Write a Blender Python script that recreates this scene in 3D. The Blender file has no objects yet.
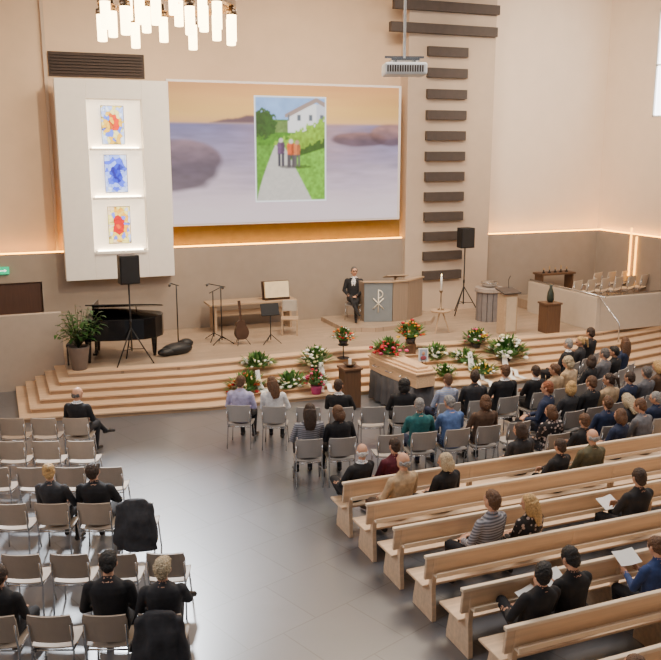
import bpy, bmesh, math, random
import numpy as np
from mathutils import Vector, Matrix, Euler, kdtree, noise
random.seed(7)
D=bpy.data; SC=bpy.context.scene; COLL=SC.collection
R=math.radians
# ---------------------------------------------------------------- materials
MC={}
def mat(name,col,rough=.6,metal=0.,emit=0.,var=.08,scale=6.,bump=0.,kind=None,spec=.5,col2=None,coat=0):
    if name in MC: return MC[name]
    m=D.materials.new(name); m.use_nodes=True; nt=m.node_tree; N=nt.nodes; L=nt.links
    b=N['Principled BSDF']; b.inputs['Roughness'].default_value=rough; b.inputs['Metallic'].default_value=metal
    b.inputs['Specular IOR Level'].default_value=spec
    if coat: b.inputs['Coat Weight'].default_value=coat; b.inputs['Coat Roughness'].default_value=.24
    c=(col[0],col[1],col[2],1)
    tc=N.new('ShaderNodeTexCoord'); mp=N.new('ShaderNodeMapping'); L.new(tc.outputs['Object'],mp.inputs['Vector'])
    nz=N.new('ShaderNodeTexNoise'); nz.inputs['Scale'].default_value=scale; nz.inputs['Detail'].default_value=4
    L.new(mp.outputs[0],nz.inputs['Vector'])
    if kind=='wood': mp.inputs['Scale'].default_value=(.35,6,6)
    if kind=='woodz': mp.inputs['Scale'].default_value=(6,6,.35)
    cr=N.new('ShaderNodeValToRGB')
    cr.color_ramp.elements[0].position=.3; cr.color_ramp.elements[1].position=.7
    cr.color_ramp.elements[0].color=tuple(x*(1-var) for x in col)+(1,)
    cr.color_ramp.elements[1].color=tuple(min(1,x*(1+var)) for x in col)+(1,)
    L.new(nz.outputs['Fac'],cr.inputs['Fac'])
    out=cr.outputs['Color']
    if kind in('tiles','planks'):
        br=N.new('ShaderNodeTexBrick')
        if kind=='tiles':
            br.offset=.5; br.inputs['Scale'].default_value=1; br.inputs['Brick Width'].default_value=1.0; br.inputs['Row Height'].default_value=1.0
            br.inputs['Mortar Size'].default_value=.008
            mp.inputs['Rotation'].default_value=(0,0,R(-20))
        else:
            br.offset=.37; br.inputs['Scale'].default_value=1; br.inputs['Brick Width'].default_value=1.6; br.inputs['Row Height'].default_value=.14
            br.inputs['Mortar Size'].default_value=.004
        L.new(mp.outputs[0],br.inputs['Vector'])
        k=.6
        br.inputs['Mortar'].default_value=tuple(x*k for x in col)+(1,)
        br.inputs['Color2'].default_value=tuple(x*(1.-var*1.5) for x in col)+(1,)
        L.new(cr.outputs['Color'],br.inputs['Color1'])
        out=br.outputs['Color']
    if kind in('stripes','floral'):
        mx=N.new('ShaderNodeMix'); mx.data_type='RGBA'
        if kind=='stripes':
            w=N.new('ShaderNodeTexWave'); w.wave_type='BANDS'; w.bands_direction='Z'; w.inputs['Scale'].default_value=9; w.inputs['Distortion'].default_value=.6
            L.new(tc.outputs['Object'],w.inputs['Vector']); fo_=w.outputs['Fac']
        else:
            w=N.new('ShaderNodeTexVoronoi'); w.inputs['Scale'].default_value=16; L.new(tc.outputs['Object'],w.inputs['Vector'])
            lt=N.new('ShaderNodeMath'); lt.operation='LESS_THAN'; lt.inputs[1].default_value=.36; L.new(w.outputs['Distance'],lt.inputs[0]); fo_=lt.outputs[0]
        L.new(fo_,mx.inputs['Factor']); L.new(out,mx.inputs[6]); mx.inputs[7].default_value=tuple(col2)+(1,); out=mx.outputs[2]
    L.new(out,b.inputs['Base Color'])
    if bump>0:
        bp=N.new('ShaderNodeBump'); bp.inputs['Strength'].default_value=bump; bp.inputs['Distance'].default_value=.02
        L.new(nz.outputs['Fac'],bp.inputs['Height']); L.new(bp.outputs[0],b.inputs['Normal'])
    if emit>0:
        b.inputs['Emission Color'].default_value=c; b.inputs['Emission Strength'].default_value=emit
    MC[name]=m; return m
def attr_mat(name,strength):
    m=D.materials.new(name); m.use_nodes=True; nt=m.node_tree; N=nt.nodes; L=nt.links
    b=N['Principled BSDF']; b.inputs['Base Color'].default_value=(.02,.02,.02,1); b.inputs['Roughness'].default_value=.7
    a=N.new('ShaderNodeAttribute'); a.attribute_name='Col'
    L.new(a.outputs['Color'],b.inputs['Emission Color']); b.inputs['Emission Strength'].default_value=strength
    return m
# ---------------------------------------------------------------- mesh builder
class MB:
    def __init__(s): s.v=[]; s.f=[]; s.m=[]
    def box(s,x0,x1,y0,y1,z0,z1,mi=0,M=None):
        b=len(s.v)
        for z in (z0,z1):
            for (x,y) in ((x0,y0),(x1,y0),(x1,y1),(x0,y1)):
                p=Vector((x,y,z)); s.v.append(M@p if M else p)
        for q in ((3,2,1,0),(4,5,6,7),(0,1,5,4),(1,2,6,5),(2,3,7,6),(3,0,4,7)): s.f.append([b+i for i in q]); s.m.append(mi)
        return s
    def prism(s,poly,z0,z1,mi=0,M=None):
        b=len(s.v); n=len(poly)
        for z in (z0,z1):
            for (x,y) in poly:
                p=Vector((x,y,z)); s.v.append(M@p if M else p)
        s.f.append([b+i for i in range(n)][::-1]); s.m.append(mi)
        s.f.append([b+n+i for i in range(n)]); s.m.append(mi)
        for i in range(n):
            j=(i+1)%n; s.f.append([b+i,b+j,b+n+j,b+n+i]); s.m.append(mi)
        return s
    def tube(s,pts,r,seg=8,mi=0,r2=None):
        pts=[Vector(p) for p in pts]; n=len(pts); rings=[]
        up=None
        for i,p in enumerate(pts):
            d=(pts[min(i+1,n-1)]-pts[max(i-1,0)]).normalized()
            if up is None:
                up=Vector((0,0,1)) if abs(d.z)<.9 else Vector((1,0,0))
            a=d.cross(up).normalized(); c=a.cross(d).normalized(); up=c
            rr=r if r2 is None else r+(r2-r)*i/(n-1)
            b=len(s.v)
            for k in range(seg):
                t=2*math.pi*k/seg; s.v.append(p+a*math.cos(t)*rr+c*math.sin(t)*rr)
            rings.append(b)
        for i in range(n-1):
            for k in range(seg):
                k2=(k+1)%seg; s.f.append([rings[i]+k,rings[i]+k2,rings[i+1]+k2,rings[i+1]+k]); s.m.append(mi)
        s.f.append([rings[0]+k for k in range(seg)][::-1]); s.m.append(mi)
        s.f.append([rings[-1]+k for k in range(seg)]); s.m.append(mi)
        return s
    def lathe(s,prof,c=(0,0,0),seg=20,mi=0):
        c=Vector(c); b=len(s.v); n=len(prof)
        for (r,z) in prof:
            for k in range(seg):
                t=2*math.pi*k/seg; s.v.append(c+Vector((r*math.cos(t),r*math.sin(t),z)))
        for i in range(n-1):
            for k in range(seg):
                k2=(k+1)%seg; s.f.append([b+i*seg+k,b+i*seg+k2,b+(i+1)*seg+k2,b+(i+1)*seg+k]); s.m.append(mi)
        s.f.append([b+k for k in range(seg)][::-1]); s.m.append(mi)
        s.f.append([b+(n-1)*seg+k for k in range(seg)]); s.m.append(mi)
        return s
    def blob(s,c,r,mi=0,seg=7,rings=5):
        c=Vector(c)
        if not hasattr(r,'__len__'): r=(r,r,r)
        b=len(s.v)
        for i in range(rings+1):
            a=-math.pi/2+math.pi*i/rings; rr=max(.02,math.cos(a))
            for k in range(seg):
                t=2*math.pi*k/seg; s.v.append(c+Vector((r[0]*rr*math.cos(t),r[1]*rr*math.sin(t),r[2]*math.sin(a))))
        for i in range(rings):
            for k in range(seg):
                k2=(k+1)%seg; s.f.append([b+i*seg+k,b+i*seg+k2,b+(i+1)*seg+k2,b+(i+1)*seg+k]); s.m.append(mi)
        return s
    def leaf(s,p,d,l,w,droop=.3,mi=0):
        p=Vector(p); d=Vector(d).normalized()
        a=d.cross(Vector((0,0,1)))
        a=a.normalized() if a.length>.01 else Vector((1,0,0))
        b=len(s.v)
        m1=p+d*l*.35; m2=p+d*l*.7-Vector((0,0,droop*l*.3)); e=p+d*l-Vector((0,0,droop*l))
        s.v+= [p,m1-a*w,m1+a*w,m2-a*w*.8,m2+a*w*.8,e]
        s.f+= [[b,b+1,b+2],[b+1,b+3,b+4,b+2],[b+3,b+5,b+4]]; s.m+=[mi]*3
        return s
    def mesh(s,name,mats,smooth=False):
        me=D.meshes.new(name); me.from_pydata([tuple(v) for v in s.v],[],s.f)
        for m in mats: me.materials.append(m)
        me.polygons.foreach_set('material_index',s.m)
        me.polygons.foreach_set('use_smooth',[smooth]*len(s.f))
        me.update(); return me
def add(name,mb,mats,parent=None,loc=(0,0,0),rot=(0,0,0),smooth=False,bevel=0,**kw):
    if not isinstance(mats,(list,tuple)): mats=[mats]
    me=mb.mesh(name,mats,smooth) if isinstance(mb,MB) else mb
    o=D.objects.new(name,me); COLL.objects.link(o)
    o.location=loc; o.rotation_euler=rot
    if parent: o.parent=parent
    if bevel: 
        b=o.modifiers.new('bevel','BEVEL'); b.width=bevel; b.segments=2; b.limit_method='ANGLE'
    for k,v in kw.items(): o[k]=v
    return o
def root(name,loc,rotz=0,**kw):
    o=D.objects.new(name,None); COLL.objects.link(o); o.location=loc; o.rotation_euler=(0,0,R(rotz)); o.empty_display_size=.1
    for k,v in kw.items(): o[k]=v
    return o
def clone(o,loc,rotz,parent=None,**kw):
    c=o.copy(); COLL.objects.link(c)
    if parent is None:
        c.location=loc; c.rotation_euler=(0,0,R(rotz))
    else: c.parent=parent
    for k,v in kw.items(): c[k]=v
    for ch in list(o.children): clone(ch,None,None,c)
    return c
def struct(name,mb,mats,**k): return add(name,mb,mats,kind='structure',**k)

# ---------------------------------------------------------------- colours
RH=.105; NS=6; Z=.63
cream=mat('wall_cream',(.73,.54,.37),.85,var=.03,scale=2)
cream2=mat('wall_cream_light',(.86,.72,.585),.85,var=.02,scale=2)
taupe=mat('wall_taupe',(.345,.28,.225),.8,var=.04,scale=3)
colm=mat('wall_column_beige',(.57,.45,.345),.8,var=.03,scale=3)
whitep=mat('panel_white',(.92,.87,.80),.6,var=.02)
dark=mat('dark_brown_slat',(.035,.016,.010),.6)
slatm=mat('slat_greybrown',(.070,.053,.045),.6,var=.1)
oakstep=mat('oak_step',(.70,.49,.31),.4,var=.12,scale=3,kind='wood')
oakriser_shade=mat('oak_riser_shaded',(.42,.27,.155),.5,var=.14,scale=3,kind='wood')  # oak darkened in colour so the risers look shadowed
oakfloor=mat('oak_floor',(.42,.31,.22),.36,var=.12,scale=3,kind='planks')
slate=mat('slate_floor',(.125,.13,.145),.36,var=.05,scale=3,kind='tiles',spec=.8,coat=.8)
led=mat('led_warm',(1.,.42,.02),.5,emit=14,var=0)
chrome=mat('chrome',(.6,.6,.6),.25,1.)
black=mat('black_matte',(.008,.008,.009),.5)
blackgl=mat('black_gloss',(.006,.006,.007),.15)
white=mat('white_paint',(.8,.8,.78),.5,var=.02)
paper=mat('paper_white',(.85,.85,.83),.7,var=.01)
# ---------------------------------------------------------------- room
struct('floor',MB().box(-5,19,-4,23.4,-.2,0),slate)
struct('wall_back',MB().box(-5,14.4,23.3,23.6,0,11),cream)
struct('wall_back_recess',MB().box(14.4,19.3,23.3,23.6,0,11),cream2)
struct('wall_back_lower',MB().box(1.06,19.3,22.95,23.3,0,2.9).box(-5,-.35,22.95,23.3,0,2.9).box(-.35,1.06,22.95,23.3,2.17,2.9),taupe)
struct('trim_7',MB().box(4.5,11.5,23.22,23.3,2.93,3.7),mat('shade_band_olive',(.28,.19,.06),.7))  # strip whose olive-brown colour paints the shaded band under the screen
struct('wall_column',MB().box(11.5,14.4,22.8,23.3,Z,11),colm)
struct('wall_right',MB().box(19,19.3,-4,19.4,0,11).box(19,19.3,21.1,23.3,0,11).box(19,19.3,19.4,21.1,0,6.5).box(19,19.3,19.4,21.1,9.6,11),cream2)
struct('wall_right_lower',MB().box(18.7,19,12,22.95,0,2.9),taupe)
struct('wall_left',MB().box(-5.2,-5,-4,23.6,0,11),cream)
struct('ceiling',MB().box(-5.2,19.3,-4,23.6,11,11.2),mat('ceiling_white',(.7,.66,.6),.8,var=.02))
struct('wall_partition',MB().box(-5,1.32,20.4,20.62,0,1.78),mat('partition_beige',(.48,.40,.325),.7,var=.03))
struct('trim_1',MB().box(1.48,1.56,23.22,23.3,2.9,11),colm)  # darker strip standing in for a thin shadow gap in the wall
struct('door_1',MB().box(-.3,1.03,23.0,23.06,0,2.15).box(.85,.93,22.95,23.0,1.0,1.05),mat('door_brown',(.08,.04,.028),.5,var=.15,kind='woodz'))
for i,(a,b) in enumerate(((-5,1.5),(1.5,11.5),(14.4,19))):
    struct('trim_%d'%(i+2),MB().box(a,b,23.04,23.13,2.9,2.93),led)
struct('trim_8',MB().box(18.86,18.94,12,22.95,2.9,2.93),led)
struct('window_1',MB().box(19.05,19.1,19.4,21.1,6.5,9.6,0),mat('window_daylight',(.9,.93,1.),.5,emit=6,var=0))
fw=MB()
for y in (19.4,20.25,21.05): fw.box(18.98,19.04,y,y+.05,6.5,9.6)
for z in (6.5,8.0,9.55): fw.box(18.98,19.04,19.4,21.1,z,z+.05)
struct('trim_6',fw,white)
add('ventilation_grille',(lambda m:[m.box(1.66,3.95,23.22,23.29,7.42+.075*i,7.46+.075*i) for i in range(7)] and m)(MB().box(1.6,4.0,23.26,23.3,7.35,7.95)),dark,label='long dark brown louvred vent above stained glass panel',category='vent')
wp=root('stained_glass_panel',(3.05,22.6,2.2),label='tall white wall panel with three lit stained glass windows',category='wall panel')
def frame(m,x0,x1,z0,z1,wx0,wx1,wz0,wz1,y0,y1):
    m.box(x0,wx0,y0,y1,z0,z1).box(wx1,x1,y0,y1,z0,z1).box(wx0,wx1,y0,y1,z0,wz0).box(wx0,wx1,y0,y1,wz1,z1); return m
add('panel_body',frame(MB(),-1.4,1.4,0,5.05,-.66,.72,.72,4.58,-.05,.3).box(-.66,.72,.16,.3,.72,4.58),whitep,wp,bevel=.01)
glow=mat('ledge_glow',(1.,.86,.62),.6,emit=20,var=.0)
for z in (.74,2.14,3.38):
    add('shelf',MB().box(-.62,.68,-.1,.15,z-.08,z-.02),whitep,wp,bevel=.005)
    add('ledge_light',MB().box(-.55,.62,.08,.14,z-.02,z+.01),glow,wp)
add('niche_back',MB().box(-.65,.71,.15,.158,.75,4.56),mat('niche_painted_glow',(1,.86,.66),.6,emit=1.5,var=.01),wp)  # no lamp: emission stands in for the lit niche and its floor reflection
def paint(name,w,h,nx,ny,fn,strength,parent=None,loc=(0,0,0),blur=0,**kw):
    xs=np.linspace(0,1,nx+1); zs=np.linspace(0,1,ny+1)
    X,Zz=np.meshgrid(xs,zs); V=np.zeros((X.size,3)); V[:,0]=(X.ravel()-.5)*w; V[:,2]=Zz.ravel()*h
    idx=np.arange(X.size).reshape(ny+1,nx+1)
    F=np.stack([idx[:-1,:-1],idx[:-1,1:],idx[1:,1:],idx[1:,:-1]],-1).reshape(-1,4)
    me=D.meshes.new(name); me.from_pydata(V.tolist(),[],F.tolist())
    A=np.clip(fn(X,Zz),0,1.5)
    for _ in range(blur):
        P=np.pad(A,((1,1),(1,1),(0,0)),'edge'); A=(P[1:-1,1:-1]*2+P[:-2,1:-1]+P[2:,1:-1]+P[1:-1,:-2]+P[1:-1,2:])/6
    C=np.ones((X.size,4),dtype=np.float32); C[:,:3]=A.reshape(-1,3)
    at=me.color_attributes.new('Col','FLOAT_COLOR','POINT'); at.data.foreach_set('color',C.ravel())
    me.materials.append(attr_mat(name+'_mat',strength))
    o=D.objects.new(name,me); COLL.objects.link(o); o.location=loc
    if parent: o.parent=parent
    for k,v in kw.items(): o[k]=v
    return o
def lin(c): 
    c=np.array(c,float)/255.; return c**2.2
def vn(X,Z,fx,fz,seed,oc=3):
    r=np.random.RandomState(seed); o=np.zeros_like(X); tot=0
    for q in range(oc):
        G=r.rand(64,64); x=(X*fx*2**q)%63; z=(Z*fz*2**q)%63; i=x.astype(int); j=z.astype(int); u=x-i; v=z-j; u=u*u*(3-2*u); v=v*v*(3-2*v)
        a=.5**q; o+=a*((G[i,j]*(1-u)+G[(i+1)%64,j]*u)*(1-v)+(G[i,(j+1)%64]*(1-u)+G[(i+1)%64,(j+1)%64]*u)*v); tot+=a
    return o/tot-.5
def glassfn(seed,edge,mid,acc):
    r=np.random.RandomState(seed); n=80; P=r.rand(n,2); cols=[]
    for k in range(n):
        d=math.hypot((P[k,0]-.5)*1.1,P[k,1]-.5)
        cols.append(lin(acc[r.randint(len(acc))]) if d<.25 else lin(mid[r.randint(len(mid))]) if d<.45 else lin(edge[r.randint(len(edge))]))
    cols=np.array(cols)
    def fn(X,Z):
        d=np.stack([np.hypot(X-p[0],(Z-p[1])*1.5) for p in P],-1)
        s=np.sort(d,-1); i=np.argmin(d,-1); C=cols[i]
        e=(s[...,1]-s[...,0])<.010
        C=C.copy(); C[e]*=.35
        b=(X<.03)|(X>.97)|(Z<.02)|(Z>.98); C[b]=lin((120,95,70))*.5
        return C
    return fn
paint('glass_pane',.58,.97,60,96,glassfn(1,[(185,200,255),(255,228,120),(230,238,255)],[(255,190,50),(95,120,245),(255,235,140)],[(225,95,20),(50,65,200),(235,60,20),(255,190,55)]),2.9,wp,(-.02,.05,3.45),label='stained glass pane with orange, yellow and blue figures')
paint('glass_pane',.58,.97,60,96,glassfn(2,[(185,200,255),(150,170,255),(215,225,255)],[(70,92,240),(150,170,255)],[(15,28,180),(40,60,210),(28,28,140)]),2.9,wp,(0,.05,2.23),label='stained glass pane in deep blue and white')
paint('glass_pane',.58,.97,60,96,glassfn(5,[(200,208,255),(255,230,120),(255,215,160)],[(255,175,40),(110,125,240),(255,205,80)],[(220,20,10),(238,78,15),(200,14,20)]),2.9,wp,(.02,.05,.91),label='stained glass pane with red flame on yellow and blue')
# projection screen
def seafn(X,Z):
    hz=.72; C=np.zeros(X.shape+(3,))
    t=np.clip((Z-hz)/(1-hz),0,1)[...,None]
    warm=np.exp(-((X-.5)/.45)**2)[...,None]
    sky=lin((255,200,104))*(1-t)+lin((235,160,96))*t
    sky=sky*(.82+.46*warm)
    sky=sky*(1+.3*vn(X,Z,3,18,9)[...,None])
    pk=np.exp(-((Z-hz)/.05)**2)[...,None]; sky=sky*(1-.35*pk)+lin((240,160,140))*.35*pk
    s=np.clip(Z/hz,0,1)
    sea=lin((224,196,206))*(1-s[...,None])+lin((122,118,164))*s[...,None]
    sea=sea*(1+.35*vn(X,Z,6,38,4)[...,None]+.45*vn(X,Z,14,110,14,2)[...,None])
    glowc=np.exp(-((X-.6)/.25)**2)[...,None]*np.clip((s-.4)*1.5,0,1)[...,None]
    sea=sea*(1-.5*glowc)+lin((250,180,135))*.5*glowc*(1+.6*vn(X,Z,14,110,15,2)[...,None])
    m0=np.clip((Z-hz)*80+.5,0,1)[...,None]
    C=sea*(1-m0)+sky*m0
    hill=(Z>hz)&(Z<hz+.055*np.exp(-((X-.33)/.05)**2)+.03*np.exp(-((X-.24)/.06)**2)+.02*np.exp(-((X-.42)/.05)**2)); C[hill]=lin((112,84,92))
    def soft(m,col,k):
        nonlocal C
        m=np.clip(m,0,1)[...,None]*k; C=C*(1-m)+col*m
    nn=1+1.2*vn(X,Z,18,26,5)[...,None]
    m=np.clip((.42-Z)/.35+.9*vn(X,Z,5,10,11),0,1); soft(m,lin((236,208,214)),.75)
    sh=np.clip((Z-.40)/.22,0,1)[...,None]
    d=1-(((X-.03)/.19)**2+((Z-.42)/.20)**2)+.6*vn(X,Z,7,8,2); soft(d*4,(lin((74,60,76))*(1-sh)+lin((142,110,116))*sh)*nn,.85)
    sh=np.clip((Z-.60)/.07,0,1)[...,None]
    d=1-(((X-.82)/.15)**2+((Z-.61)/.06)**2)+.6*vn(X,Z,9,8,3); soft(d*4,(lin((92,68,80))*(1-sh)+lin((185,128,112))*sh)*nn,.85)
    d=1-(((X-.97)/.11)**2+((Z-.64)/.09)**2)+.4*vn(X,Z,9,8,8); soft(d*4,(lin((88,66,78))*(1-sh)+lin((170,120,108))*sh)*nn,.85)
    m=np.clip((.26-Z)/.2+.9*vn(X,Z,5,10,12),0,1); soft(m,lin((240,220,222)),.75)
    return C
def photofn(X,Z):
    C=np.zeros(X.shape+(3,)); n=vn(X,Z,30,40,6)[...,None]; n2=vn(X,Z,10,12,16)[...,None]
    C[:]=lin((80,140,30)); C=C*(1+1.1*n)
    sky=(Z>.78); C[sky]=(lin((150,190,245))*(1+.4*n2))[sky]
    far=(Z>.66)&(Z<.78+.06*n[...,0])&(X<.5); C[far]=(lin((110,140,70))*(1+.9*n))[far]
    gable=.98-.36*np.abs(X-.86)
    house=(X>.46)&(Z>.66)&(Z<np.minimum(gable,.93)); C[house]=lin((250,248,245))
    sh=(X>.86)&house; C[sh]=lin((215,216,225))
    roof=(X>.42)&(Z>gable-.035)&(Z<gable+.012)&(Z>.8); C[roof]=lin((165,140,130))
    win=house&(((X*10)%1.6)>1.1)&(Z>.77)&(Z<.83); C[win]=lin((95,105,115))
    tree=((X-.1)/.2)**2+((Z-.74)/.13)**2<1+1.6*n[...,0]; C[tree]=(lin((45,85,28))*(1+1.2*n))[tree]
    hedge=(Z<.46+.34*X+.12*n[...,0])&(Z>.30+.22*X)&(X>.25); C[hedge]=(lin((135,180,40))*(1+1.1*n))[hedge]
    hd=(Z<.34+.26*X+.1*n[...,0])&(Z>.28+.22*X)&(X>.3); C[hd]=(lin((50,88,22))*(1+.8*n))[hd]
    road=(Z<.54)&(X>.02+.26*np.clip(Z/.54,0,1)**1.3)&(X<.80-.40*(Z/.54)); C[road]=(lin((205,198,188))*(1+.2*n))[road]
    gr=(X>.80-.40*(Z/.54))&(Z<.30+.22*X); C[gr]=(lin((115,180,50))*(1+1.0*n))[gr]
    gr=(X<.02+.26*np.clip(Z/.54,0,1)**1.3)&(Z<.54); C[gr]=(lin((95,155,45))*(1+1.0*n))[gr]
    sh=((X-.56)/.22)**2+((Z-.335)/.018)**2<1; C[sh]*=.35
    def person(cx,z0,h,w,top,bot,hd):
        z=(Z-z0)/h; ww=w*np.where(z>.7,1.0-.9*np.clip(z-.76,0,1)*3,.85+.25*np.abs(z-.5))
        b=(np.abs(X-cx)<ww)&(z>.42)&(z<.85); C[b]=(lin(top)*(1+.9*n)*(1-.4*((X-cx)>0)[...,None]))[b]
        b=((np.abs(X-cx+w*.45)<w*.36)|(np.abs(X-cx-w*.5)<w*.34))&(z>0)&(z<.45); C[b]=lin(bot)
        b=((X-cx)/.030)**2+((Z-z0-h*.91)/.022)**2<1; C[b]=lin(hd)
    person(.36,.34,.27,.055,(105,75,110),(55,55,70),(215,205,195))
    person(.50,.33,.27,.062,(225,95,40),(80,75,80),(225,215,200))
    person(.585,.34,.25,.05,(220,120,65),(95,90,90),(190,150,120))
    e=(X<.02)|(X>.98)|(Z<.015)|(Z>.985); C[e]=1
    return C
ps=root('projection_screen',(7.85,22.72,3.5),label='large white projection screen showing sunset sea and a snapshot',category='projection screen')
add('screen_board',MB().box(-3.4,3.4,0,.08,0,3.82),mat('screen_white',(.85,.8,.78),.7,var=.01),ps,bevel=.01)
paint('projected_picture',6.66,3.70,360,200,seafn,1.25,ps,(-.02,-.015,.06),blur=4,label='projected sunset seascape with hills, rocks and mist')
paint('snapshot',2.1,2.86,140,190,photofn,1.4,ps,(.0,-.03,.6),blur=2,label='snapshot of couple walking a lane beside hedge and house')
for i in range(12):
    z=1.62+.597*i
    add('wall_slat',MB().box(12.08,13.4,22.66,22.8,z,z+.27),slatm,bevel=.01,label='dark grey-brown horizontal wooden slat on beige column',category='wall slat',group='wall slats')
for (a,b,z) in ((10.85,14.35,8.8),(10.95,14.4,9.42),(11.6,14.5,10.0)):
    add('wall_slat',MB().box(a,b,22.62,22.8,z,z+.27),slatm,bevel=.01,label='long dark grey-brown wooden slat high on column',category='wall slat',group='wall slats')
ex=root('exit_sign',(.13,22.9,2.5),label='small green illuminated exit sign with white arrow',category='exit sign')
add('sign_box',MB().box(-.16,.16,-.03,.04,-.08,.1),mat('exit_green',(.0,.45,.2),.5,emit=1.2,var=0),ex)
add('arrow',MB().prism([(-.1,-.012),(.02,-.012),(.02,-.04),(.08,0),(.02,.04),(.02,.012),(-.1,.012)],0,.004,M=Matrix.Translation((.02,-.032,.01))@Matrix.Rotation(R(90),4,'X')),mat('exit_white',(.9,1,.9),.5,emit=1.5,var=0),ex)
for y,zz in ((21.25,2.35),(21.0,2.1)):
    s=root('wall_lamp',(18.66,y,zz-.75),label='slim vertical tube wall lamp with warm glow',category='wall lamp',group='tube wall lamps')
    add('lamp_tube',MB().lathe([(.025,0),(.03,.02),(.03,1.5),(.025,1.52)]),mat('sconce_glow',(1,.42,.03),.5,emit=7,var=0),s,smooth=True)
    add('bracket',MB().box(-.02,.05,-.02,.02,.2,.25).box(-.02,.05,-.02,.02,1.25,1.3),chrome,s)
# ---------------------------------------------------------------- stage with steps
FP=[(.22,17.82,.27),(4,17.22,.33),(8,17.08,.36),(11,16.55,.40),(15.2,16.7,.32),(18.69,17.4,.32)]
def poly(k,back=True):
    o=.22*k
    pts=[(x+(o if i==0 else 0),y+inc*k) for i,(x,y,inc) in enumerate(FP)]
    if not back: return pts
    return [(.22+o,20.39)]+pts+[(18.69,22.94),(1.33,22.94),(1.33,20.39)]
def zat(x,y):
    for (a,b) in zip(FP[:-1],FP[1:]):
        if a[0]<=x<=b[0]:
            t=(x-a[0])/(b[0]-a[0]); f=a[1]+(b[1]-a[1])*t; inc=a[2]+(b[2]-a[2])*t
            k=math.floor((y-f)/inc)+1; return RH*max(0,min(NS,k))
    return Z
st=add('stage_platform',MB().prism(poly(NS-1),RH*(NS-1),Z),[oakfloor],label='wide raised stage with light oak plank floor and steps',category='stage')
for k in range(NS-1):
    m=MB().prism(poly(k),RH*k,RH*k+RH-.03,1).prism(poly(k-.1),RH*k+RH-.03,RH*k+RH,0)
    add('step',m,[oakstep,oakriser_shade],st)
pp_=poly(NS-1.1,False); m=MB().prism(pp_+[(x,y+.32) for x,y in pp_][::-1],Z-.03,Z+.004,0)
add('step_nosing',m,[oakstep],st)
add('seating_tier',MB().box(15.35,18.65,19.9,22.9,Z,Z+.28),[oakfloor],label='raised timber tier carrying rows of pale chairs',category='platform',bevel=.01)
lw=root('parapet',(15.1,18.35,Z),label='low beige panelled balustrade around seating on the stage',category='parapet')  # low solid wall around the seating, with a handrail on top
lwm=mat('lowwall_beige',(.54,.455,.365),.6,var=.03)
add('side_panel',MB().box(0,.14,0,3.2,0,.95),lwm,lw,bevel=.01)
add('front_panel',MB().box(.14,3.55,0,.14,0,.95),lwm,lw,bevel=.01)
add('handrail',MB().tube([(.07,-.25,1.0),(.07,3.2,1.0)],.025).tube([(3.5,.07,1.0),(.07,.07,1.0),(-.0,-.1,1.0),(.05,-.9,.4),(.05,-.9,-.1)],.02),chrome,lw,smooth=True)
# ---------------------------------------------------------------- chandelier
ch=root('chandelier',(2.75,13.7,7.55),label='large round chandelier with glowing white glass cylinders',category='chandelier')
brass=mat('bronze',(.20,.14,.09),.35,.9)
ringw=mat('chandelier_wood',(.30,.17,.08),.5,var=.15)
m=MB()
for rr,z in ((1.0,.16),(.6,.36)):
    n=40
    for i in range(n):
        t0=2*math.pi*i/n; t1=2*math.pi*(i+1)/n; b=len(m.v)
        for t in (t0,t1):
            for (q,h) in ((rr-.05,z-.045),(rr+.05,z-.045),(rr+.05,z+.045),(rr-.05,z+.045)): m.v.append(Vector((q*math.cos(t),q*math.sin(t),h)))
        for q in ((0,1,5,4),(1,2,6,5),(2,3,7,6),(3,0,4,7)): m.f.append([b+j for j in q]); m.m.append(0)
for a in range(6):
    t=a*math.pi/3; m.tube([(0,0,.36),(1.0*math.cos(t),1.0*math.sin(t),.16)],.02,6)
m.tube([(0,0,.2),(0,0,3.4)],.03,8)
add('frame',m,ringw,ch)
cg=mat('glass_glow',(1.,.72,.36),.4,emit=16,var=0)
glm=MB().lathe([(.06,-.46),(.072,-.45),(.074,-.02),(.06,0)],seg=14).mesh('lamp_glass',[cg],True)
cpm=MB().lathe([(.03,.12),(.04,.0),(.08,-.01),(.082,-.09),(.078,-.09)][::-1],seg=12).mesh('lamp_cap',[brass],True)
for n,rr,z,off in ((13,1.0,.1,0),(7,.6,.3,.2)):
    for i in range(n):
        t=2*math.pi*(i+off)/n; dz=.12*(i%2)
        o=D.objects.new('lamp_shade',glm); COLL.objects.link(o); o.parent=ch; o.location=(rr*math.cos(t),rr*math.sin(t),z-.05+dz)
        o=D.objects.new('lamp_cap',cpm); COLL.objects.link(o); o.parent=ch; o.location=(rr*math.cos(t),rr*math.sin(t),z+dz-.03)
pj=root('projector',(5.6,11.24,6.54),-18,label='white ceiling-mounted projector hanging on a thin pole',category='projector')
add('projector_body',MB().box(-.3,.3,-.22,.22,0,.17),white,pj,bevel=.03)
add('vent_grille',(lambda m:[m.box(-.27+i*.035,-.25+i*.035,-.226,-.2,.04,.13) for i in range(15)] and m)(MB()),dark,pj)
add('lens',MB().tube([(.12,.2,.08),(.12,.3,.08)],.06,14),black,pj,smooth=True)
add('mounting_plate',MB().box(-.2,.2,-.12,.12,.2,.23).box(-.15,-.12,-.1,.1,.16,.2).box(.12,.15,-.1,.1,.16,.2).box(-.28,.28,-.01,.01,.24,.27),chrome,pj)
add('pole',MB().tube([(0,0,.22),(0,0,4.46)],.02),white,pj,smooth=True)

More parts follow.
